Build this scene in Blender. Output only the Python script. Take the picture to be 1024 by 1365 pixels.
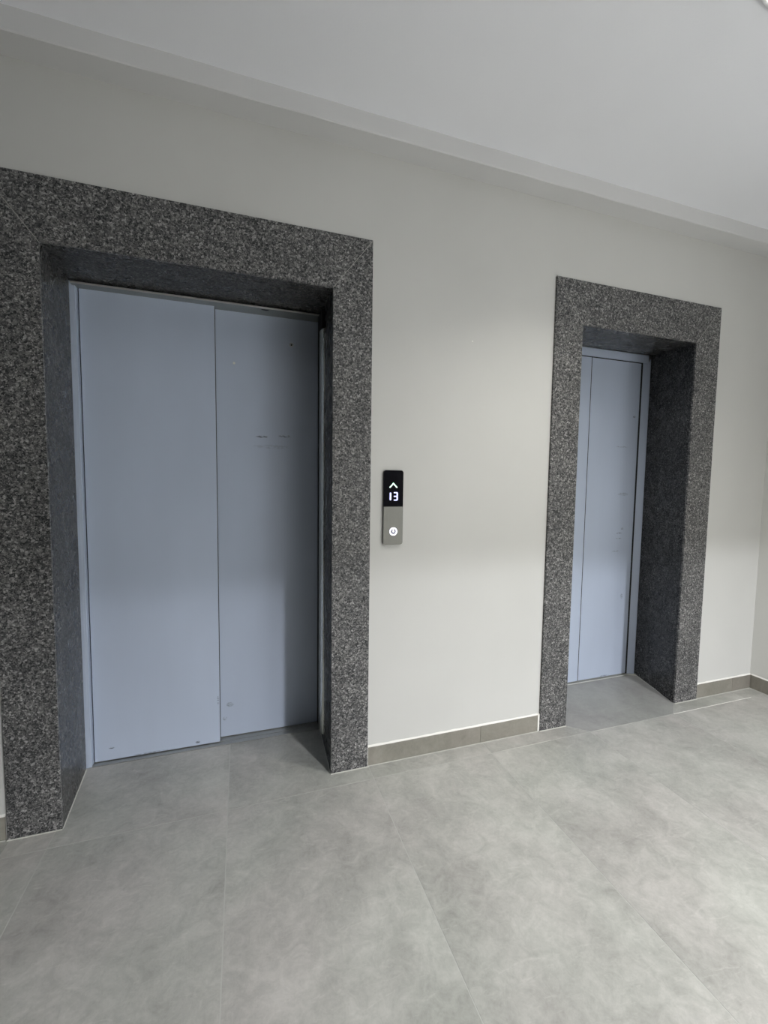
import bpy, bmesh, math, random
from mathutils import Vector, Matrix

for o in list(bpy.data.objects):
    bpy.data.objects.remove(o)
sc = bpy.context.scene
C = sc.collection
random.seed(7)

# ------------------------------------------------------------------ camera
CX, CY, CZ = -0.5414, -1.8228, 1.3096
YAW, PITCH, ROLL = 0.3227, -0.0694, 0.0132
F_PX, PPX, PPY = 574.756, 512.268, 680.450
cy_, sy_ = math.cos(YAW), math.sin(YAW)
cp_, sp_ = math.cos(PITCH), math.sin(PITCH)
fw = Vector((sy_ * cp_, cy_ * cp_, sp_))
rt = Vector((cy_, -sy_, 0))
up = rt.cross(fw)
cr_, sr_ = math.cos(ROLL), math.sin(ROLL)
r2 = cr_ * rt + sr_ * up
u2 = -sr_ * rt + cr_ * up
cam_d = bpy.data.cameras.new('camera')
cam = bpy.data.objects.new('camera', cam_d)
C.objects.link(cam)
m = Matrix.Identity(4)
for i in range(3):
    m[i][0] = r2[i]
    m[i][1] = u2[i]
    m[i][2] = -fw[i]
m[0][3], m[1][3], m[2][3] = CX, CY, CZ
cam.matrix_world = m
cam_d.sensor_fit = 'HORIZONTAL'
cam_d.sensor_width = 36.0
cam_d.lens = 36.0 * F_PX / 1024.0
cam_d.shift_x = -(PPX - 512.0) / 1024.0
cam_d.shift_y = (PPY - 682.5) / 1024.0
cam_d.clip_start = 0.02
sc.camera = cam

# ------------------------------------------------------------------ world, lights, exposure
w = bpy.data.worlds.new('sky')
sc.world = w
w.use_nodes = True
w.node_tree.nodes['Background'].inputs[0].default_value = (0.80, 0.88, 1.0, 1)
w.node_tree.nodes['Background'].inputs[1].default_value = 0.6

sc.view_settings.view_transform = 'Standard'
sc.view_settings.look = 'None'
sc.view_settings.gamma = 1.0
sc.view_settings.use_curve_mapping = False
sc.view_settings.exposure = 0.0

# the ceiling lamps: one just outside the frame at the top right, one unseen fill lamp added behind the viewer,
# one in the corridor further back whose light comes in under the head of a wide opening
FRONT_Y, CORR_Y = -3.0, -6.6
HEAD_Z, OPEN_X = 2.10, 0.30
LAMPS = [(0.975, -1.010, 10.5, (1.0, 0.975, 0.92), 120), (1.66, -4.85, 425.0, (0.93, 0.945, 1.0), 150), (0.70, -2.40, 13.0, (1.0, 0.985, 0.95), 156)]
for lx, ly, le, lc, lsp in LAMPS:
    ld = bpy.data.lights.new('lamp_light', 'AREA')
    ld.shape = 'DISK'
    ld.size = 0.27
    ld.energy = le
    ld.color = lc
    ld.spread = math.radians(lsp)
    lo = bpy.data.objects.new('lamp_light', ld)
    C.objects.link(lo)
    lo.location = (lx, ly, 2.7448 - 0.012)
LAMP_E = 2.2           # brightness of the lamps' diffusers as seen

# ------------------------------------------------------------------ helpers

def new_bm():
    return bmesh.new()

def add_box(bm, x0, x1, y0, y1, z0, z1, bev=0.0, seg=1):
    vs = [bm.verts.new(p) for p in ((x0, y0, z0), (x1, y0, z0), (x1, y1, z0), (x0, y1, z0),
                                    (x0, y0, z1), (x1, y0, z1), (x1, y1, z1), (x0, y1, z1))]
    fs = [bm.faces.new([vs[i] for i in q]) for q in
          ((3, 2, 1, 0), (4, 5, 6, 7), (0, 1, 5, 4), (1, 2, 6, 5), (2, 3, 7, 6), (3, 0, 4, 7))]
    if bev > 0:
        es = set()
        for f in fs:
            es.update(f.edges)
        bmesh.ops.bevel(bm, geom=list(es), offset=bev, segments=seg, affect='EDGES', profile=0.5)
    return bm

def add_hexa(bm, bottom, top, bev=0.0):
    """eight corner prism from a bottom and a top quad (same winding, anticlockwise from above)"""
    b = [bm.verts.new(p) for p in bottom]
    t = [bm.verts.new(p) for p in top]
    n = len(b)
    fs = [bm.faces.new(list(reversed(b))), bm.faces.new(t)]
    for i in range(n):
        j = (i + 1) % n
        fs.append(bm.faces.new([b[i], b[j], t[j], t[i]]))
    if bev > 0:
        es = set()
        for f in fs:
            es.update(f.edges)
        bmesh.ops.bevel(bm, geom=list(es), offset=bev, segments=2, affect='EDGES', profile=0.5)
    return bm

def add_prism_xz(bm, pts, y0, y1, bev=0.0):
    """polygon in the XZ plane pushed from y0 (front) to y1 (back)"""
    return add_hexa(bm, [(x, y0, z) for x, z in pts][::-1], [(x, y1, z) for x, z in pts][::-1], bev)

def add_prism_xy(bm, pts, z0, z1, bev=0.0):
    return add_hexa(bm, [(x, y, z0) for x, y in pts], [(x, y, z1) for x, y in pts], bev)

def rounded(x0, x1, z0, z1, r, n=6, corners=(1, 1, 1, 1)):
    """rounded rectangle outline in XZ, corners = bl, br, tr, tl"""
    out = []
    for k, (cx, cz, a0) in enumerate(((x0 + r, z0 + r, 180), (x1 - r, z0 + r, 270), (x1 - r, z1 - r, 0), (x0 + r, z1 - r, 90))):
        if corners[k]:
            for i in range(n + 1):
                a = math.radians(a0 + 90 * i / n)
                out.append((cx + r * math.cos(a), cz + r * math.sin(a)))
        else:
            out.append(((x0, z0), (x1, z0), (x1, z1), (x0, z1))[k])
    return out

def disc_pts(cx, cz, r, n=32, a0=0, a1=360):
    return [(cx + r * math.cos(math.radians(a0 + (a1 - a0) * i / n)), cz + r * math.sin(math.radians(a0 + (a1 - a0) * i / n))) for i in range(n)]

def add_ring_xz(bm, cx, cz, r0, r1, y0, y1, n=32, a0=0.0, a1=360.0):
    full = abs(a1 - a0 - 360) < 1e-6
    k = n if full else n + 1
    rows = []
    for i in range(k):
        a = math.radians(a0 + (a1 - a0) * i / n)
        c, s = math.cos(a), math.sin(a)
        rows.append([bm.verts.new(p) for p in ((cx + r0 * c, y0, cz + r0 * s), (cx + r1 * c, y0, cz + r1 * s),
                                               (cx + r1 * c, y1, cz + r1 * s), (cx + r0 * c, y1, cz + r0 * s))])
    for i in range(n if full else n):
        a, b = rows[i], rows[(i + 1) % k]
        for q in range(4):
            bm.faces.new((a[q], b[q], b[(q + 1) % 4], a[(q + 1) % 4]))
    if not full:
        bm.faces.new(rows[0])
        bm.faces.new(rows[-1][::-1])
    return bm

def obj(name, bm, mat, parent=None, smooth=False):
    bmesh.ops.recalc_face_normals(bm, faces=bm.faces)
    if parent is not None:
        p = parent
        off = Vector((0, 0, 0))
        while p is not None:
            off += p.location
            p = p.parent
        bmesh.ops.translate(bm, verts=bm.verts, vec=-off)
    me = bpy.data.meshes.new(name)
    bm.to_mesh(me)
    bm.free()
    me.materials.append(mat)
    if smooth:
        for f in me.polygons:
            f.use_smooth = True
    o = bpy.data.objects.new(name, me)
    C.objects.link(o)
    if parent is not None:
        o.parent = parent
    return o

def box_obj(name, mat, parent, x0, x1, y0, y1, z0, z1, bev=0.0, seg=1):
    return obj(name, add_box(new_bm(), x0, x1, y0, y1, z0, z1, bev, seg), mat, parent)

def empty(name, loc):
    o = bpy.data.objects.new(name, None)
    o.empty_display_size = 0.1
    C.objects.link(o)
    o.location = loc
    return o

def tag(o, label=None, cat=None, group=None, kind=None):
    if label: o['label'] = label
    if cat: o['category'] = cat
    if group: o['group'] = group
    if kind: o['kind'] = kind
    return o

def S(r, g, b):
    """sRGB 0-255 to linear"""
    f = lambda c: ((c / 255.0) / 12.92) if c / 255.0 <= 0.04045 else (((c / 255.0) + 0.055) / 1.055) ** 2.4
    return (f(r), f(g), f(b), 1.0)

# ------------------------------------------------------------------ materials
class MT:
    def __init__(self, name, color=(0.5, 0.5, 0.5, 1), rough=0.5, metal=0.0, spec=0.5):
        self.m = bpy.data.materials.new(name)
        self.m.use_nodes = True
        self.t = self.m.node_tree
        self.b = self.t.nodes['Principled BSDF']
        self.b.inputs['Base Color'].default_value = color
        self.b.inputs['Roughness'].default_value = rough
        self.b.inputs['Metallic'].default_value = metal
        self.b.inputs['Specular IOR Level'].default_value = spec
        self.tc = None
    def n(self, kind, **kw):
        x = self.t.nodes.new(kind)
        for k, v in kw.items():
            setattr(x, k, v)
        return x
    def l(self, a, b):
        self.t.links.new(a, b)
    def coord(self):
        if not self.tc:
            self.tc = self.n('ShaderNodeTexCoord')
        return self.tc.outputs['Object']
    def mapped(self, scale=(1, 1, 1), rot=(0, 0, 0), loc=(0, 0, 0), src=None):
        mp = self.n('ShaderNodeMapping')
        mp.inputs['Scale'].default_value = scale
        mp.inputs['Rotation'].default_value = rot
        mp.inputs['Location'].default_value = loc
        self.l(src or self.coord(), mp.inputs['Vector'])
        return mp.outputs[0]
    def noise(self, scale, detail=4, rough=0.5, vec=None, dist=0.0):
        x = self.n('ShaderNodeTexNoise')
        x.inputs['Scale'].default_value = scale
        x.inputs['Detail'].default_value = detail
        x.inputs['Roughness'].default_value = rough
        x.inputs['Distortion'].default_value = dist
        self.l(vec or self.coord(), x.inputs['Vector'])
        return x.outputs['Fac']
    def vor(self, scale, vec=None, feature='F1', out='Color'):
        x = self.n('ShaderNodeTexVoronoi')
        x.feature = feature
        x.inputs['Scale'].default_value = scale
        self.l(vec or self.coord(), x.inputs['Vector'])
        return x.outputs[out]
    def ramp(self, fac, stops, interp='LINEAR'):
        x = self.n('ShaderNodeValToRGB')
        x.color_ramp.interpolation = interp
        e = x.color_ramp.elements
        while len(e) < len(stops):
            e.new(0.5)
        for i, (p, c) in enumerate(stops):
            e[i].position = p
            e[i].color = c if len(c) == 4 else (*c, 1)
        self.l(fac, x.inputs['Fac'])
        return x.outputs['Color']
    def mix(self, fac, a, b, mode='MIX'):
        x = self.n('ShaderNodeMix')
        x.data_type = 'RGBA'
        x.blend_type = mode
        for s, v in ((x.inputs[0], fac), (x.inputs[6], a), (x.inputs[7], b)):
            if isinstance(v, (int, float)):
                s.default_value = v
            elif isinstance(v, tuple):
                s.default_value = v
            else:
                self.l(v, s)
        return x.outputs[2]
    def math(self, op, a, b=None, clamp=False):
        x = self.n('ShaderNodeMath')
        x.operation = op
        x.use_clamp = clamp
        for s, v in zip(x.inputs, (a, b)):
            if v is None: continue
            if isinstance(v, (int, float)): s.default_value = v
            else: self.l(v, s)
        return x.outputs[0]
    def base(self, col):
        self.l(col, self.b.inputs['Base Color'])
    def bump(self, h, strength=0.2, dist=0.002):
        x = self.n('ShaderNodeBump')
        x.inputs['Strength'].default_value = strength
        x.inputs['Distance'].default_value = dist
        self.l(h, x.inputs['Height'])
        self.l(x.outputs[0], self.b.inputs['Normal'])
    def spot(self, cx, cz, rx, rz, soft=0.35):
        """elliptic mask around (cx, cz) in object X and Z, 1 inside"""
        s = self.n('ShaderNodeSeparateXYZ')
        self.l(self.coord(), s.inputs[0])
        dx = self.math('DIVIDE', self.math('SUBTRACT', s.outputs[0], cx), rx)
        dz = self.math('DIVIDE', self.math('SUBTRACT', s.outputs[2], cz), rz)
        r = self.math('SQRT', self.math('ADD', self.math('MULTIPLY', dx, dx), self.math('MULTIPLY', dz, dz)))
        return self.math('DIVIDE', self.math('SUBTRACT', 1.0, r), soft, clamp=True)

def paint(name, col, rough, n1=0.03, bumpk=0.15):
    t = MT(name, col, rough, spec=0.3)
    cl = t.noise(1.6, 3)
    d = tuple(c * (1 - n1) for c in col[:3]) + (1,)
    h = tuple(min(1, c * (1 + n1)) for c in col[:3]) + (1,)
    t.base(t.ramp(cl, [(0.3, d), (0.7, h)]))
    t.bump(t.noise(180, 3, 0.6), bumpk, 0.0012)
    return t.m

M_WALL = paint('wall_paint', (0.605, 0.604, 0.578, 1), 0.62)
M_CEIL = paint('ceiling_paint', (0.93, 0.94, 0.975, 1), 0.8, 0.02, 0.35)
M_CORN = paint('cornice_plaster', (0.68, 0.68, 0.675, 1), 0.8, 0.03, 0.3)
M_REAR = paint('darkened_rear_wall', (0.20, 0.19, 0.18, 1), 0.7)  # unseen walls darkened to soak up bounced light
M_SIDE = paint('side_wall_paint', (0.70, 0.70, 0.67, 1), 0.62)
M_DARK = MT('shaft_black', (0.012, 0.012, 0.012, 1), 0.9).m

def granite(name, gain=1.0, r0=0.17, r1=0.27, spec=0.35):
    t = MT(name, (0.1, 0.1, 0.1, 1), 0.16, spec=spec)
    warp = t.n('ShaderNodeTexNoise')
    warp.inputs['Scale'].default_value = 90
    warp.inputs['Detail'].default_value = 2
    t.l(t.coord(), warp.inputs['Vector'])
    add = t.n('ShaderNodeVectorMath', operation='MULTIPLY_ADD')
    t.l(warp.outputs['Color'], add.inputs[0])
    add.inputs[1].default_value = (0.010, 0.010, 0.010)
    t.l(t.coord(), add.inputs[2])
    v = add.outputs[0]
    g1 = t.n('ShaderNodeSeparateColor'); t.l(t.vor(145, v), g1.inputs[0])
    g2 = t.n('ShaderNodeSeparateColor'); t.l(t.vor(270, v), g2.inputs[0])
    k = gain
    c1 = t.ramp(g1.outputs[0], [(0.0, (0.012 * k, 0.013 * k, 0.014 * k)), (0.30, (0.045 * k, 0.046 * k, 0.047 * k)),
                                (0.55, (0.085 * k, 0.085 * k, 0.084 * k)), (0.78, (0.15 * k, 0.148 * k, 0.146 * k)),
                                (0.93, (0.27 * k, 0.266 * k, 0.262 * k))], 'CONSTANT')
    c2 = t.ramp(g2.outputs[1], [(0.0, (0.018 * k, 0.019 * k, 0.02 * k)), (0.4, (0.06 * k, 0.06 * k, 0.06 * k)),
                                (0.7, (0.12 * k, 0.118 * k, 0.115 * k)), (0.92, (0.25 * k, 0.246 * k, 0.242 * k))], 'CONSTANT')
    mx = t.mix(0.5, c1, c2)
    big = t.noise(5.0, 3, 0.55)
    cl = t.ramp(big, [(0.3, (0.80, 0.80, 0.80)), (0.7, (1.15, 1.14, 1.12))])
    t.base(t.mix(1.0, mx, cl, 'MULTIPLY'))
    rr = t.ramp(t.noise(14, 3), [(0.3, (r0,) * 3), (0.7, (r1,) * 3)])
    t.l(rr, t.b.inputs['Roughness'])
    t.bump(g2.outputs[1], 0.04, 0.0003)
    return t
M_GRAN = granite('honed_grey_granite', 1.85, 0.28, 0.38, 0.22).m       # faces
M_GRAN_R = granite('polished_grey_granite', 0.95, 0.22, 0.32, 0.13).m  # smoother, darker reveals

def concrete(name, lo, hi, rough=0.42):
    t = MT(name, hi, rough, spec=0.4)
    oi = t.n('ShaderNodeObjectInfo')
    cx = t.n('ShaderNodeCombineXYZ')
    t.l(t.math('MULTIPLY', oi.outputs['Random'], 23.0), cx.inputs[0])
    t.l(t.math('MULTIPLY', oi.outputs['Random'], 11.0), cx.inputs[1])
    ad = t.n('ShaderNodeVectorMath', operation='ADD')
    t.l(t.coord(), ad.inputs[0]); t.l(cx.outputs[0], ad.inputs[1])
    v = ad.outputs[0]
    a = t.noise(3.2, 6, 0.62, v, 0.6)
    b = t.noise(15, 6, 0.68, v, 1.2)
    c = t.noise(80, 5, 0.7, v, 0.5)
    f = t.math('ADD', t.math('ADD', t.math('MULTIPLY', a, 0.50), t.math('MULTIPLY', b, 0.34)), t.math('MULTIPLY', c, 0.16))
    mid = tuple((lo[i] + hi[i]) / 2 for i in range(3)) + (1,)
    col = t.ramp(f, [(0.36, lo), (0.5, mid), (0.64, hi)])
    # faint pale trowel strokes
    st = t.noise(9, 4, 0.6, t.mapped((1.0, 3.2, 1), (0, 0, 0.6), src=v), 2.2)
    stm = t.ramp(st, [(0.60, (0, 0, 0)), (0.70, (1, 1, 1))])
    col = t.mix(t.math('MULTIPLY', stm, 0.22), col, tuple(min(1, h * 1.2) for h in hi[:3]) + (1,))
    # greenish and mauve drift
    dr = t.noise(2.1, 2, 0.5, v)
    tint = t.ramp(dr, [(0.35, (0.985, 1.004, 0.992)), (0.65, (1.015, 0.995, 1.005))])
    t.base(t.mix(1.0, col, tint, 'MULTIPLY'))
    t.l(t.ramp(b, [(0.3, (rough - 0.07,) * 3), (0.7, (rough + 0.09,) * 3)]), t.b.inputs['Roughness'])
    t.bump(f, 0.12, 0.002)
    return t.m

M_TILE = concrete('concrete_look_tile', S(145, 145, 139), S(189, 188, 182))
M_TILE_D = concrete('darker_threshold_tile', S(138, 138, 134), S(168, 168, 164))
M_BASE = concrete('skirting_tile', S(122, 119, 110), S(152, 148, 138), 0.5)
M_GROUT = paint('pale_grout', S(196, 196, 188), 0.9, 0.08)
M_JOINT = paint('floor_joint_grout', S(183, 184, 178), 0.9, 0.06)
M_CAULK = paint('white_caulk', S(232, 231, 224), 0.6, 0.04)

def door_paint(name, marks=(), col=S(186, 197, 215)):
    t = MT(name, col, 0.38, spec=0.45)
    cl = t.noise(1.3, 3, 0.5, t.mapped((2.2, 1, 0.8)))
    c = t.ramp(cl, [(0.3, tuple(x * 0.95 for x in col[:3])), (0.7, tuple(min(1, x * 1.05) for x in col[:3]))])
    for (x, z, rx, rz, dark) in marks:
        msk = t.spot(x, z, rx, rz)
        br = t.ramp(t.noise(120, 3, 0.6, t.mapped((0.5, 1, 1.6))), [(0.42, (0, 0, 0)), (0.56, (1, 1, 1))])
        fac = t.math('MULTIPLY', t.math('MULTIPLY', msk, br), dark)
        c = t.mix(fac, c, (0.035, 0.04, 0.06, 1))
    t.base(c)
    t.bump(t.noise(260, 3, 0.6, t.mapped((1, 1, 0.4))), 0.06, 0.0006)
    return t.m

M_STEEL_PAINT = door_paint('blue_grey_steel_paint', (), S(186, 197, 215))
def metal(name, col, rough, brush=(1, 1, 60), aniso=0.0):
    t = MT(name, col, rough, 1.0)
    n = t.noise(8, 4, 0.6, t.mapped(brush))
    t.base(t.ramp(n, [(0.3, tuple(c * 0.85 for c in col[:3])), (0.7, col[:3])]))
    t.l(t.ramp(n, [(0.3, (rough * 0.8,) * 3), (0.7, (rough * 1.25,) * 3)]), t.b.inputs['Roughness'])
    return t.m
M_STAIN = metal('brushed_stainless', (0.82, 0.82, 0.76, 1), 0.25, (40, 40, 1))
M_EDGE = MT('pale_steel_edge', (0.60, 0.60, 0.56, 1), 0.4, 0.5).m
M_PLATE = metal('brushed_panel_steel', (0.16, 0.16, 0.145, 1), 0.42, (50, 50, 1.5))
M_HEAD = metal('dull_header_steel', (0.42, 0.43, 0.40, 1), 0.42, (1, 40, 40))
M_SILL = metal('worn_aluminium_sill', (0.50, 0.50, 0.47, 1), 0.45, (1, 60, 60))
M_BLACK = MT('matt_black', (0.012, 0.013, 0.014, 1), 0.7).m
M_SIDEBLK = MT('panel_side_black', (0.02, 0.02, 0.022, 1), 0.45).m
M_SCREEN = MT('black_glass', (0.003, 0.003, 0.005, 1), 0.25, spec=0.03).m

def emis(name, col, s):
    t = MT(name, col, 0.5)
    t.b.inputs['Emission Color'].default_value = col
    t.b.inputs['Emission Strength'].default_value = s
    return t.m
M_ARROW = emis('green_white_led', (0.72, 1.0, 0.84, 1), 0.85)
M_DIGIT = emis('blue_white_led', (0.66, 0.68, 1.0, 1), 0.9)
M_RING = emis('white_led', (0.90, 0.89, 1.0, 1), 1.1)
M_BTN = MT('button_face_grey', (0.20, 0.20, 0.25, 1), 0.5).m
M_LAMP = emis('lamp_diffuser', (1.0, 0.96, 0.90, 1), LAMP_E)
M_LRIM = MT('white_enamel', (0.85, 0.85, 0.85, 1), 0.4).m

# ------------------------------------------------------------------ key dimensions
T = 0.0115                     # how far the granite stands proud of the wall
XR, XL = 2.5868, -4.6          # right and left walls
ZCEIL, ZCOR, YCOR = 2.7448, 2.6726, -0.1015
BH = 0.0879                    # skirting height
L = dict(x0=-1.3465, x1=-1.1807, x2=-0.1701, x3=0.0, zi=2.100, zo=2.3175, bl=-1.2075, br=-0.1553, yb=0.345, zb=2.119)
R = dict(x0=0.9458, x1=1.1138, x2=1.9126, x3=2.0946, zi=2.1084, zo=2.3233, bl=1.075, br=2.0300, yb=0.372, zb=2.152)

# ------------------------------------------------------------------ the setting
OL = (-1.232, -0.130, 2.136)   # wall openings: left, right, top
OR = (1.050, 2.062, 2.176)
WT = 0.50
bm = new_bm()
add_box(bm, XL, OL[0], 0, WT, 0, ZCEIL)
add_box(bm, OL[1], OR[0], 0, WT, 0, ZCEIL)
add_box(bm, OR[1], XR + 0.15, 0, WT, 0, ZCEIL)
add_box(bm, OL[0], OL[1], 0, WT, OL[2], ZCEIL)
add_box(bm, OR[0], OR[1], 0, WT, OR[2], ZCEIL)
tag(obj('wall_back', bm, M_WALL), 'pale grey painted wall holding both lift doorways', 'wall', kind='structure')
tag(box_obj('wall_shaft', M_DARK, None, XL, XR + 0.15, WT, WT + 0.05, 0, ZCEIL), 'dark lift shaft wall behind the closed doors', 'wall', kind='structure')
tag(box_obj('wall_right', M_SIDE, None, XR, XR + 0.15, CORR_Y, 0, 0, ZCEIL), 'pale painted side wall at the right edge of the photo', 'wall', kind='structure')
tag(box_obj('wall_left', M_REAR, None, XL - 0.15, XL, CORR_Y, WT, 0, ZCEIL), 'unseen wall left of the lifts, darkened to cut bounce light', 'wall', kind='structure')
bm = new_bm()
add_box(bm, XL, OPEN_X, FRONT_Y - 0.15, FRONT_Y, 0, ZCEIL)
add_box(bm, OPEN_X, XR, FRONT_Y - 0.15, FRONT_Y, HEAD_Z, ZCEIL)
tag(obj('wall_front', bm, M_REAR), 'unseen darkened wall behind the viewer with a wide opening to the corridor', 'wall', kind='structure')
tag(box_obj('wall_corridor', M_REAR, None, XL - 0.15, XR + 0.15, CORR_Y - 0.15, CORR_Y, 0, ZCEIL), 'far wall of the corridor behind the viewer', 'wall', kind='structure')

tag(box_obj('ceiling', M_CEIL, None, XL - 0.15, XR + 0.15, CORR_Y - 0.15, WT + 0.05, ZCEIL, ZCEIL + 0.1), 'white painted ceiling above the lift lobby', 'ceiling', kind='structure')
# dropped plaster cornice along the top of the lift wall
bm = new_bm()
pts = [(0, ZCOR), (0, ZCEIL), (YCOR, ZCEIL), (YCOR, ZCOR + 0.004), (YCOR + 0.004, ZCOR)]
n = 60
rows = []
for i in range(n + 1):
    x = XL + (XR - XL) * i / n
    rows.append([bm.verts.new((x, y + (0.0012 * math.sin(i * 1.7) if y < -0.05 else 0), z + (0.0009 * math.sin(i * 2.3 + 1) if z < ZCEIL - 0.01 else 0))) for y, z in pts])
for i in range(n):
    for q in range(5):
        bm.faces.new((rows[i][q], rows[i + 1][q], rows[i + 1][(q + 1) % 5], rows[i][(q + 1) % 5]))
bm.faces.new(rows[0]); bm.faces.new(rows[-1][::-1])
tag(obj('trim_1', bm, M_CORN), 'boxed plaster cornice between lift wall and ceiling', 'cornice', kind='structure')

# floor: grout bed with 60 x 120 cm tiles laid on it
fl = box_obj('floor', M_JOINT, None, XL - 0.15, XR + 0.15, CORR_Y - 0.15, WT + 0.05, -0.08, -0.0006)
tag(fl, 'grey concrete-look tiled floor of the lift lobby', 'floor', kind='structure')
G = 0.0015
def tile(pts, mat=None):
    return obj('tile', add_prism_xy(new_bm(), pts, -0.006, 0.0), mat or M_TILE, fl)
def rect_tile(x0, x1, y0, y1):
    tile([(x0 + G, y0 + G), (x1 - G, y0 + G), (x1 - G, y1 - G), (x0 + G, y1 - G)])
YS = -0.095
xs = [XL, -4.2, -3.6, -3.0, -2.4, -1.8, -1.2, -0.6, 0.005, 0.6, 1.2, 1.8, 2.4, XR]
ys = [YS, YS - 1.2, YS - 2.4, YS - 3.6, YS - 4.8, YS - 6.0, CORR_Y]
for i in range(len(xs) - 1):
    for j in range(len(ys) - 1):
        rect_tile(xs[i], xs[i + 1], ys[j + 1], ys[j])
# strip along the wall and inside the two doorways
SB = 0.352                      # doorway floor runs back to the sill
rect_tile(XL, -4.2, YS, 0); rect_tile(-4.2, -3.6, YS, 0); rect_tile(-3.6, -3.0, YS, 0); rect_tile(-3.0, -2.4, YS, 0); rect_tile(-2.4, -1.8, YS, 0); rect_tile(-1.8, -1.34, YS, 0)
rect_tile(-1.34, -1.2, YS, -T)
tile([(-1.2 + G, YS + G), (-0.6 - G, YS + G), (-0.6 - G, SB), (-1.206, SB), (-1.182, -T), (-1.2 + G, -T)])
tile([(-0.6 + G, YS + G), (0.005 - G, YS + G), (0.005 - G, -T), (-0.1701, -T), (-0.1553, SB), (-0.6 + G, SB)])
rect_tile(0.005, 0.6, YS, 0); 
tile([(0.6 + G, YS + G), (1.2 - G * 2.2, YS + G), (1.108, -0.004), (0.6 + G, -0.004)])
tile([(1.2 + G * 2, YS + G), (1.8 - G * 2, YS + G), (1.9126, -0.006), (2.027, SB + 0.01), (1.077, SB + 0.01), (1.1138, -0.006)], M_TILE_D)
tile([(1.8 + G * 2, YS + G), (2.4 - G, YS + G), (2.4 - G, -0.004), (1.9160, -0.004)])
rect_tile(2.4, XR, YS, 0)

def bead(parent, p, q, wd=0.004, h=0.003, mat=M_GROUT):
    """thin line of pale grout on the floor from p to q, wavering a little"""
    p, q = Vector(p), Vector(q)
    d = (q - p); ln = d.length; d.normalize()
    nrm = Vector((-d.y, d.x, 0))
    k = max(2, int(ln / 0.02))
    bm = new_bm(); prev = None
    for i in range(k + 1):
        c = p + d * ln * i / k
        ww = wd * (0.75 + 0.5 * random.random())
        a = [bm.verts.new(c + nrm * ww * 0.5), bm.verts.new(c + nrm * ww * 0.25 + Vector((0, 0, h))),
             bm.verts.new(c - nrm * ww * 0.25 + Vector((0, 0, h))), bm.verts.new(c - nrm * ww * 0.5)]
        if prev:
            for s in range(3):
                bm.faces.new((prev[s], a[s], a[s + 1], prev[s + 1]))
        prev = a
    return obj('grout_bead', bm, mat, parent)

bead(fl, (1.80, YS, -0.0006), (2.45, YS, -0.0006), 0.005, 0.0012, M_CAULK)
bead(fl, (1.22, YS, -0.0006), (1.50, YS, -0.0006), 0.003, 0.001, M_GROUT)
bead(fl, (0.66, YS, -0.0006), (0.95, YS, -0.0006), 0.003, 0.001, M_GROUT)
# skirting
def skirting(name, label, runs, side=False):
    x0, x1, y0, y1 = runs[0][0], runs[-1][1], 0, 0
    e = empty(name, ((x0 + x1) / 2, 0, 0) if not side else (XR, (x0 + x1) / 2, 0))
    tag(e, label, 'baseboard', kind='structure')
    th = 0.008
    for a, b in runs:
        if not side:
            box_obj('skirting_tile', M_BASE, e, a + 0.0006, b - 0.0006, -th, 0, 0.002, BH, 0.0008)
        else:
            box_obj('skirting_tile', M_BASE, e, XR - th, XR, a + 0.0006, b - 0.0006, 0.002, BH, 0.0008)
    # white caulk on the top edge
    bm = new_bm(); prev = None
    a, b = runs[0][0], runs[-1][1]
    k = int((b - a) / 0.025) + 1
    for i in range(k + 1):
        s = a + (b - a) * i / k
        h = 0.005 + 0.003 * random.random()
        d = th * (0.75 + 0.2 * random.random())
        if not side:
            r = [bm.verts.new(p) for p in ((s, -d, BH - 0.0004), (s, -d * 0.4, BH + h * 0.6), (s, 0, BH + h))]
        else:
            r = [bm.verts.new(p) for p in ((XR - d, s, BH - 0.0004), (XR - d * 0.4, s, BH + h * 0.6), (XR, s, BH + h))]
        if prev:
            bm.faces.new((prev[0], r[0], r[1], prev[1])); bm.faces.new((prev[1], r[1], r[2], prev[2]))
        prev = r
    obj('caulk_line', bm, M_CAULK, e)
    if not side:
        bead(e, (a, -th - 0.001, 0), (b, -th - 0.001, 0), 0.0035, 0.002)
    else:
        bead(e, (XR - th - 0.001, a, 0), (XR - th - 0.001, b, 0), 0.0035, 0.002)
    return e
sk = skirting('baseboard_back', 'grey tile skirting between the two granite doorways', [(0.002, 0.591), (0.591, 0.934)])
box_obj('end_caulk', M_CAULK, sk, 0.9345, 0.9456, -0.007, 0, 0.001, BH + 0.004)
bmc = add_box(new_bm(), 0.0002, 0.0022, -0.0085, 0, 0.001, BH)
obj('end_caulk', bmc, M_CAULK, sk)
skirting('baseboard_back_right', 'short grey tile skirting right of the right-hand doorway', [(2.0965, 2.413), (2.413, XR)])
skirting('baseboard_back_left', 'grey tile skirting left of the left-hand doorway', [(XL, -4.2), (-4.2, -3.6), (-3.6, -3.0), (-3.0, -2.4), (-2.4, -1.8), (-1.8, -1.3535)])
skirting('baseboard_right', 'grey tile skirting along the right side wall', [(-2.98, -2.4), (-2.4, -1.8), (-1.8, -1.2), (-1.2, -0.6), (-0.6, -0.0085)], side=True)

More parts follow.
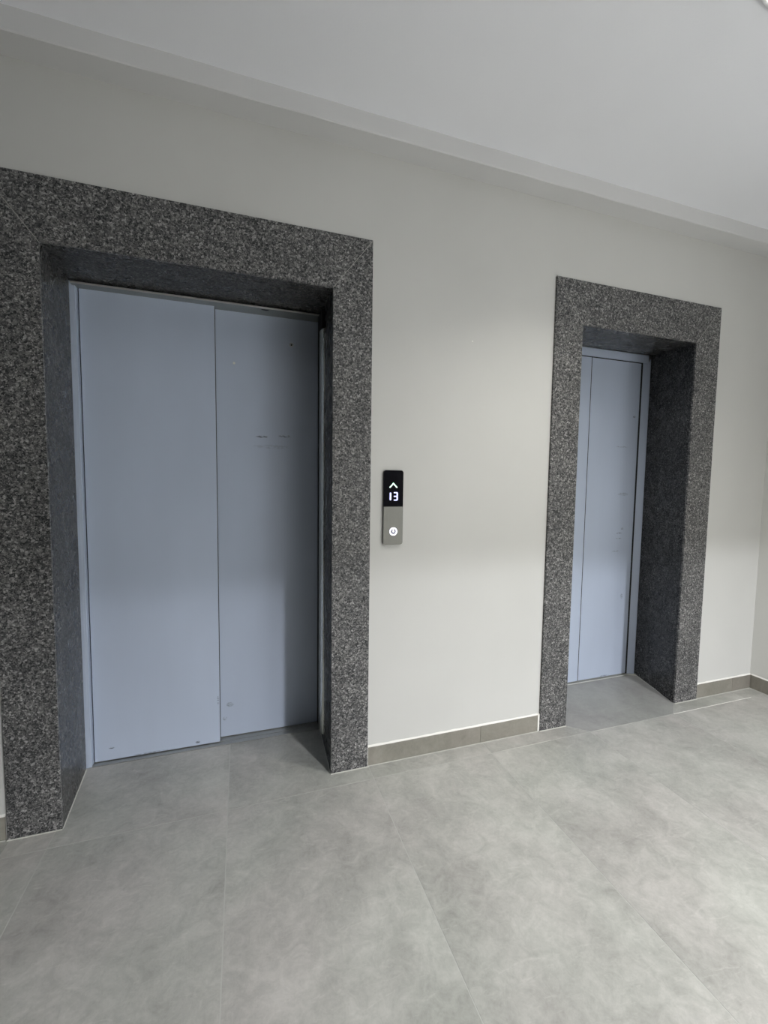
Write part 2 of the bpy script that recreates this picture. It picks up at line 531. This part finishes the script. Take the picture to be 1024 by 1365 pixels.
# ------------------------------------------------------------------ granite door surrounds
def surround(D, label, opening):
    e = empty('granite_surround', ((D['x0'] + D['x3']) / 2, 0, 0))
    tag(e, label, 'door surround', 'granite surrounds of the lift doorways')
    g = 0.0006
    bv = 0.0012
    x0, x1, x2, x3, zi, zo = (D[k] for k in ('x0', 'x1', 'x2', 'x3', 'zi', 'zo'))
    # mitred face slabs
    obj('jamb_slab', add_prism_xz(new_bm(), [(x0, 0.0005), (x1, 0.0005), (x1, zi - g), (x0, zo - g * 1.3)], -T, 0, bv), M_GRAN, e)
    jr = obj('jamb_slab', add_prism_xz(new_bm(), [(x2, 0.0005), (x3, 0.0005), (x3, zo - g * 1.3), (x2, zi - g)], -T, 0, bv), M_GRAN, e)
    obj('lintel_slab', add_prism_xz(new_bm(), [(x0 + g, zo), (x1 + g, zi), (x2 - g, zi), (x3 - g, zo)], -T, 0, bv), M_GRAN, e)
    # pale filler showing in the mitre joints
    for (xa, xb) in ((x0, x1), (x3, x2)):
        bm = new_bm()
        d = 0.0019
        add_prism_xz(bm, [(xa, zo - d - 0.0015), (xb, zi - d), (xb, zi + d), (xa, zo + d - 0.0015)] if xa < xb else
                     [(xb, zi - d), (xa, zo - d - 0.0015), (xa, zo + d - 0.0015), (xb, zi + d)], -T - 0.00015, -0.002)
        obj('mitre_filler', bm, M_FILL, e)
    # reveals: side slabs run back to the steel door frame, the soffit slab sits between them
    bl, br, yb, zb = D['bl'], D['br'], D['yb'], D['zb']
    th = 0.018
    top0, top1 = zi, zb
    def side(xf, xb_, s):
        xo, xbo = xf + s * th, xb_ + s * th
        lo = [(xf, 0.0004, 0.0005), (xo, 0.0004, 0.0005), (xbo, yb, 0.0005), (xb_, yb, 0.0005)]
        hi = [(xf, 0.0004, top0 - 0.0005), (xo, 0.0004, top0 - 0.0005), (xbo, yb, top1 - 0.0005), (xb_, yb, top1 - 0.0005)]
        if s < 0:
            lo.reverse(); hi.reverse()
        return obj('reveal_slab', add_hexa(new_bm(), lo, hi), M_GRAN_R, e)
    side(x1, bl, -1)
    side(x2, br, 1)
    xa, xb2 = min(x1, bl) - 0.008, max(x2, br) + 0.008
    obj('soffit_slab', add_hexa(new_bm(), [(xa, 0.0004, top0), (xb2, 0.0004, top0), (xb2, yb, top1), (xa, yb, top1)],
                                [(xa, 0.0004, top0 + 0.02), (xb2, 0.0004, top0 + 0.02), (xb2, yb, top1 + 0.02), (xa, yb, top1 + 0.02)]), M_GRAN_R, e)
    # grout along the foot of every slab
    bead(e, (x0 - 0.002, -T - 0.0015, 0), (x1 + 0.001, -T - 0.0015, 0))
    bead(e, (x2 - 0.001, -T - 0.0015, 0), (x3 + 0.002, -T - 0.0015, 0))
    bead(e, (x1 + 0.001, -T, 0), (bl + 0.001, yb, 0), 0.0042)
    bead(e, (x2 - 0.001, -T, 0), (br - 0.001, yb, 0), 0.0042)
    return e, jr
M_FILL = paint('mitre_filler', S(158, 157, 152), 0.8, 0.1)
sl, jr = surround(L, 'wide dark speckled granite surround of the left-hand lift doorway', 0)
# chip in the left doorway's right jamb
bm = new_bm()
for k in range(1):
    pts = [(-0.026 + 0.006 * math.cos(a) * (0.7 + 0.4 * random.random()), 0.786 + 0.011 * math.sin(a) * (0.7 + 0.4 * random.random())) for a in [i * math.pi / 5 for i in range(10)]]
    add_prism_xz(bm, pts, -T - 0.0003, -T + 0.001)
tag(obj('chip', bm, M_BLACK, sl), 'small black chip in the face')
sr_, _ = surround(R, 'narrower dark speckled granite surround of the right-hand lift doorway near the room corner', 0)

# ------------------------------------------------------------------ left lift door
d1 = empty('door_1', (-0.67, 0.39, 0))
tag(d1, 'closed two-panel blue-grey lift door in the left-hand doorway', 'elevator door', kind='structure')
def door_obj(name, bm, mat):
    return obj(name, bm, mat, d1)
# door materials take object coordinates relative to the door's origin (x - origin)
ox = -0.67
M_D1L = door_paint('left_door_front_panel_paint', ((-1.115 - ox, 0.062, 0.014, 0.004, 0.9), (-0.75 - ox, 0.022, 0.012, 0.006, 0.8), (-0.95 - ox, 0.010, 0.09, 0.004, 0.5), (-0.655 - ox, 0.22, 0.004, 0.03, 0.6)))
M_D1R = door_paint('left_door_rear_panel_paint', ((-0.437 - ox, 1.518, 0.035, 0.006, 0.75), (-0.325 - ox, 1.525, 0.035, 0.007, 0.6), (-0.39 - ox, 1.47, 0.10, 0.012, 0.18), (-0.60 - ox, 0.17, 0.02, 0.014, 0.45), (-0.625 - ox, 0.10, 0.012, 0.012, 0.4)))
p1 = box_obj('door_panel', M_D1L, d1, -1.1835, -0.6475, 0.380, 0.410, 0.006, 2.150, 0.0015, 2)
p2 = box_obj('door_panel', M_D1R, d1, -0.675, -0.1585, 0.418, 0.446, 0.006, 2.150, 0.0015, 2)
box_obj('edge_strip', M_BLACK, p1, -0.6478, -0.6455, 0.384, 0.414, 0.006, 2.12)
# white disc and round key hole on the rear panel
def small_disc(parent, x, z, y, r, mat, name, ring=None):
    bm = new_bm()
    add_prism_xz(bm, disc_pts(x, z, r, 20), y - 0.0022, y + 0.002, 0.0004)
    o = obj(name, bm, mat, parent, False)
    return o
tag(small_disc(p2, -0.564, 1.863, 0.418, 0.0055, M_CAULK, 'small_disc'), 'tiny white dot')
kh = obj('key_hole', add_ring_xz(new_bm(), -0.292, 1.978, 0.0065, 0.0100, 0.4165, 0.4195, 24), M_STAIN, p2)
small_disc(p2, -0.292, 1.978, 0.4178, 0.0045, M_BLACK, 'key_slot')
# painted steel jamb on the left
bm = new_bm()
add_box(bm, -1.226, -1.197, 0.352, 0.37, 0.0, 2.128, 0.0012)
add_box(bm, -1.199, -1.1885, 0.353, 0.404, 0.0, 2.124, 0.001)
obj('frame_jamb', bm, M_STEEL_PAINT, d1)
box_obj('gap_strip', M_BLACK, d1, -1.1886, -1.1832, 0.392, 0.41, 0.004, 2.12)  # black strip standing in for the shaded gap beside the panel
# header: thin bright edge over a dull underside with an oval slot
bm = new_bm()
add_box(bm, -1.198, -0.1575, 0.323, 0.3265, 2.103, 2.1105, 0.0005)
tag(obj('header_edge', bm, M_EDGE, d1), 'thin pale steel edge')
bm = new_bm()
add_box(bm, -1.198, -0.1575, 0.3266, 0.379, 2.1045, 2.1105)
add_box(bm, -0.6475, -0.1575, 0.379, 0.4170, 2.1045, 2.1105)
obj('header', bm, M_HEAD, d1)
bm = new_bm()
add_prism_xy(bm, [(-0.422 + 0.018 * math.cos(i * math.pi / 10), 0.345 + 0.006 * math.sin(i * math.pi / 10)) for i in range(20)], 2.1040, 2.106)
obj('header_slot', bm, M_BLACK, d1)
# stainless guide strip on the right reveal with the shaded gap above filled in black
obj('steel_strip', add_prism_xy(new_bm(), [(-0.1560 - 0.020 * math.sin(math.pi * i / 14), 0.268 - 0.052 * math.cos(math.pi * i / 14)) for i in range(15)][::-1], 0.05, 2.012), M_STAIN, d1)
box_obj('strip_gap', M_BLACK, d1, -0.1750, -0.1590, 0.220, 0.318, 2.0125, 2.094)  # black block in place of the shaded gap over the strip
box_obj('edge_strip', M_BLACK, d1, -0.1585, -0.1500, 0.335, 0.446, 0.004, 2.10)  # black strip drawn in for the dark gap at the panel edge
# aluminium sill with running grooves
bm = new_bm()
for a, b in ((0.353, 0.381), (0.386, 0.4120), (0.4165, 0.422), (0.440, 0.462)):
    add_box(bm, -1.2, -0.16, a, b, -0.004, 0.0025, 0.0005)
add_box(bm, -1.2, -0.16, 0.381, 0.462, -0.0055, -0.002)
obj('sill', bm, M_SILL, d1)

# ------------------------------------------------------------------ right lift door
d2 = empty('door_2', (1.55, 0.39, 0))
tag(d2, 'closed blue-grey lift door deep inside the right-hand doorway', 'elevator door', kind='structure')
ox = 1.55
M_D2R = door_paint('right_door_panel_paint', ((1.868 - ox, 1.24, 0.05, 0.012, 0.35), (1.85 - ox, 0.98, 0.03, 0.006, 0.5), (1.85 - ox, 0.945, 0.03, 0.004, 0.4), (1.875 - ox, 1.01, 0.012, 0.010, 0.5), (1.83 - ox, 0.86, 0.04, 0.005, 0.4), (1.90 - ox, 0.55, 0.012, 0.02, 0.45), (1.93 - ox, 1.75, 0.012, 0.008, 0.8), (1.84 - ox, 1.55, 0.06, 0.005, 0.35), (1.78 - ox, 0.012, 0.05, 0.006, 0.5)))
M_D2L = door_paint('right_door_front_panel_paint', ())
q1 = box_obj('door_panel', M_D2L, d2, 1.10, 1.5575, 0.388, 0.400, 0.006, 2.125, 0.0012, 2)
q2 = box_obj('door_panel', M_D2R, d2, 1.5625, 1.9685, 0.390, 0.402, 0.006, 2.125, 0.0012, 2)
box_obj('edge_strip', M_BLACK, d2, 1.5576, 1.5624, 0.3885, 0.40, 0.006, 2.12)
bm = new_bm()
add_box(bm, 1.095, 2.012, 0.374, 0.386, 2.101, 2.150, 0.0015)
obj('frame_head', bm, M_STEEL_PAINT, d2)
box_obj('head_strip', M_BLACK, d2, 1.1, 1.972, 0.3861, 0.3892, 2.0965, 2.1025)  # thin black strip below the frame head
bm = new_bm()
add_box(bm, 2.0225, 2.0300, 0.3725, 0.3775, 0.0, 2.126, 0.001)
add_hexa(bm, [(1.9820, 0.390, 0), (2.0225, 0.374, 0), (2.0225, 0.384, 0), (1.9820, 0.400, 0)],
         [(1.9820, 0.390, 2.112), (2.0225, 0.374, 2.112), (2.0225, 0.384, 2.112), (1.9820, 0.400, 2.112)], 0.0008)
obj('frame_jamb', bm, M_STEEL_PAINT, d2)
box_obj('edge_strip', M_BLACK, d2, 1.9690, 1.9815, 0.3895, 0.4000, 0.004, 2.11)  # black strip put in as the shadow line between panel and jamb
bm = new_bm()
add_box(bm, 1.09, 2.01, 0.362, 0.387, -0.004, 0.001, 0.0004)
add_box(bm, 1.09, 2.01, 0.389, 0.43, -0.0055, -0.0015)
obj('sill', bm, M_SILL, d2)
bead(d2, (1.09, 0.372, 0.0005), (1.975, 0.372, 0.0005), 0.006, 0.003)
bead(d2, (1.975, 0.374, 0.0), (2.022, 0.345, 0.0), 0.010, 0.004)

# ------------------------------------------------------------------ call panel
PX0, PX1, PZ0, PZ1, PZM = 0.0612, 0.1530, 1.0225, 1.3555, 1.1935
cp = empty('call_panel', ((PX0 + PX1) / 2, 0, PZ0))
tag(cp, 'slim lift call panel showing an up arrow and 13 on the wall between the doorways', 'call panel')
obj('back_box', add_prism_xz(new_bm(), rounded(PX0 + 0.0005, PX1 - 0.0005, PZ0 + 0.0005, PZ1 - 0.0005, 0.010), -0.010, 0.0), M_SIDEBLK, cp)
obj('display', add_prism_xz(new_bm(), rounded(PX0, PX1, PZM + 0.0004, PZ1, 0.010, corners=(0, 0, 1, 1)), -0.0125, -0.0101, 0.0005), M_SCREEN, cp)
obj('face_plate', add_prism_xz(new_bm(), rounded(PX0, PX1, PZ0, PZM, 0.010, corners=(1, 1, 0, 0)), -0.0125, -0.0101, 0.0006), M_PLATE, cp)
YF = -0.0125

def stroke(bm, a, b, wd, y0=YF - 0.0004, y1=YF + 0.0003, n=6):
    a, b = Vector((a[0], a[1])), Vector((b[0], b[1]))
    d = (b - a).normalized()
    ang = math.atan2(d.y, d.x)
    pts = []
    for i in range(n + 1):
        t_ = ang - math.pi / 2 + math.pi * i / n
        pts.append((b.x + wd / 2 * math.cos(t_), b.y + wd / 2 * math.sin(t_)))
    for i in range(n + 1):
        t_ = ang + math.pi / 2 + math.pi * i / n
        pts.append((a.x + wd / 2 * math.cos(t_), a.y + wd / 2 * math.sin(t_)))
    add_prism_xz(bm, pts, y0, y1)
# pixel positions converted on the panel face: the arrow, the figures 1 and 3
ax, az = 0.1055, 1.2965
bm = new_bm()
stroke(bm, (ax - 0.0155, az - 0.0165), (ax, az), 0.0058)
stroke(bm, (ax + 0.0165, az - 0.0165), (ax, az), 0.0058)
obj('arrow', bm, M_ARROW, cp)
bm = new_bm()
stroke(bm, (0.0925, 1.2530), (0.0925, 1.2415), 0.0078)
stroke(bm, (0.0925, 1.2370), (0.0925, 1.2255), 0.0078)
x3a, x3b = 0.1105, 0.1245
stroke(bm, (x3a, 1.2560), (x3b - 0.002, 1.2560), 0.0056)
stroke(bm, (x3a, 1.2395), (x3b - 0.002, 1.2395), 0.0056)
stroke(bm, (x3a, 1.2230), (x3b - 0.002, 1.2230), 0.0056)
stroke(bm, (x3b, 1.2535), (x3b, 1.2425), 0.0068)
stroke(bm, (x3b, 1.2365), (x3b, 1.2255), 0.0068)
obj('floor_number', bm, M_DIGIT, cp)
# round call button: lit ring, grey face, lit centre bar
BX, BZ, BR = 0.1080, 1.0820, 0.0185
bt = obj('call_button', add_prism_xz(new_bm(), disc_pts(BX, BZ, BR, 40), YF - 0.0008, YF + 0.0003), M_BTN, cp)
obj('lit_ring', add_ring_xz(new_bm(), BX, BZ, BR * 0.66, BR * 1.0, YF - 0.0014, YF - 0.0003, 40), M_RING, bt)
bm = new_bm()
add_prism_xz(bm, disc_pts(BX + 0.0003, BZ + 0.0003, BR * 0.26, 20), YF - 0.0012, YF - 0.0004)
stroke(bm, (BX, BZ + BR * 0.25), (BX, BZ + BR * 0.62), 0.0045, YF - 0.00125, YF - 0.0005)
obj('lit_symbol', bm, M_RING, bt)

# ------------------------------------------------------------------ small raised speck on the wall
bm = new_bm()
add_prism_xz(bm, disc_pts(0.490, 1.961, 0.0035, 10), -0.001, 0.0)
tag(obj('wall_plug', bm, M_CAULK), 'tiny white filler dot high on the wall between the doorways', 'filler dot')

# ------------------------------------------------------------------ ceiling lamps
def ceiling_lamp(x, y, label, r=0.153):
    e = empty('ceiling_light', (x, y, ZCEIL))
    tag(e, label, 'ceiling light', 'round ceiling lights')
    bm = new_bm()
    n = 64
    prof = [(r - 0.012, -0.006), (r - 0.010, -0.010), (r - 0.002, -0.010), (r, -0.006), (r, 0.0)]
    rows = []
    for i in range(n):
        a = 2 * math.pi * i / n
        rows.append([bm.verts.new((x + q * math.cos(a), y + q * math.sin(a), ZCEIL + h)) for q, h in prof])
    for i in range(n):
        A, B = rows[i], rows[(i + 1) % n]
        for q in range(len(prof) - 1):
            bm.faces.new((A[q], B[q], B[q + 1], A[q + 1]))
    obj('lamp_rim', bm, M_LRIM, e, True)
    bm = new_bm()
    add_prism_xy(bm, [(x + (r - 0.011) * math.cos(2 * math.pi * i / n), y + (r - 0.011) * math.sin(2 * math.pi * i / n)) for i in range(n)], ZCEIL - 0.0075, ZCEIL - 0.001)
    obj('diffuser', bm, M_LAMP, e)
    return e
ceiling_lamp(0.975, -1.010, 'round white ceiling light at the top right corner of the photo')
ceiling_lamp(1.66, -4.85, 'round white ceiling light in the corridor behind the viewer')
ceiling_lamp(0.70, -2.40, 'unseen round ceiling light added as fill behind the viewer near the corridor opening')  # added fill lamp, set along the shadow direction
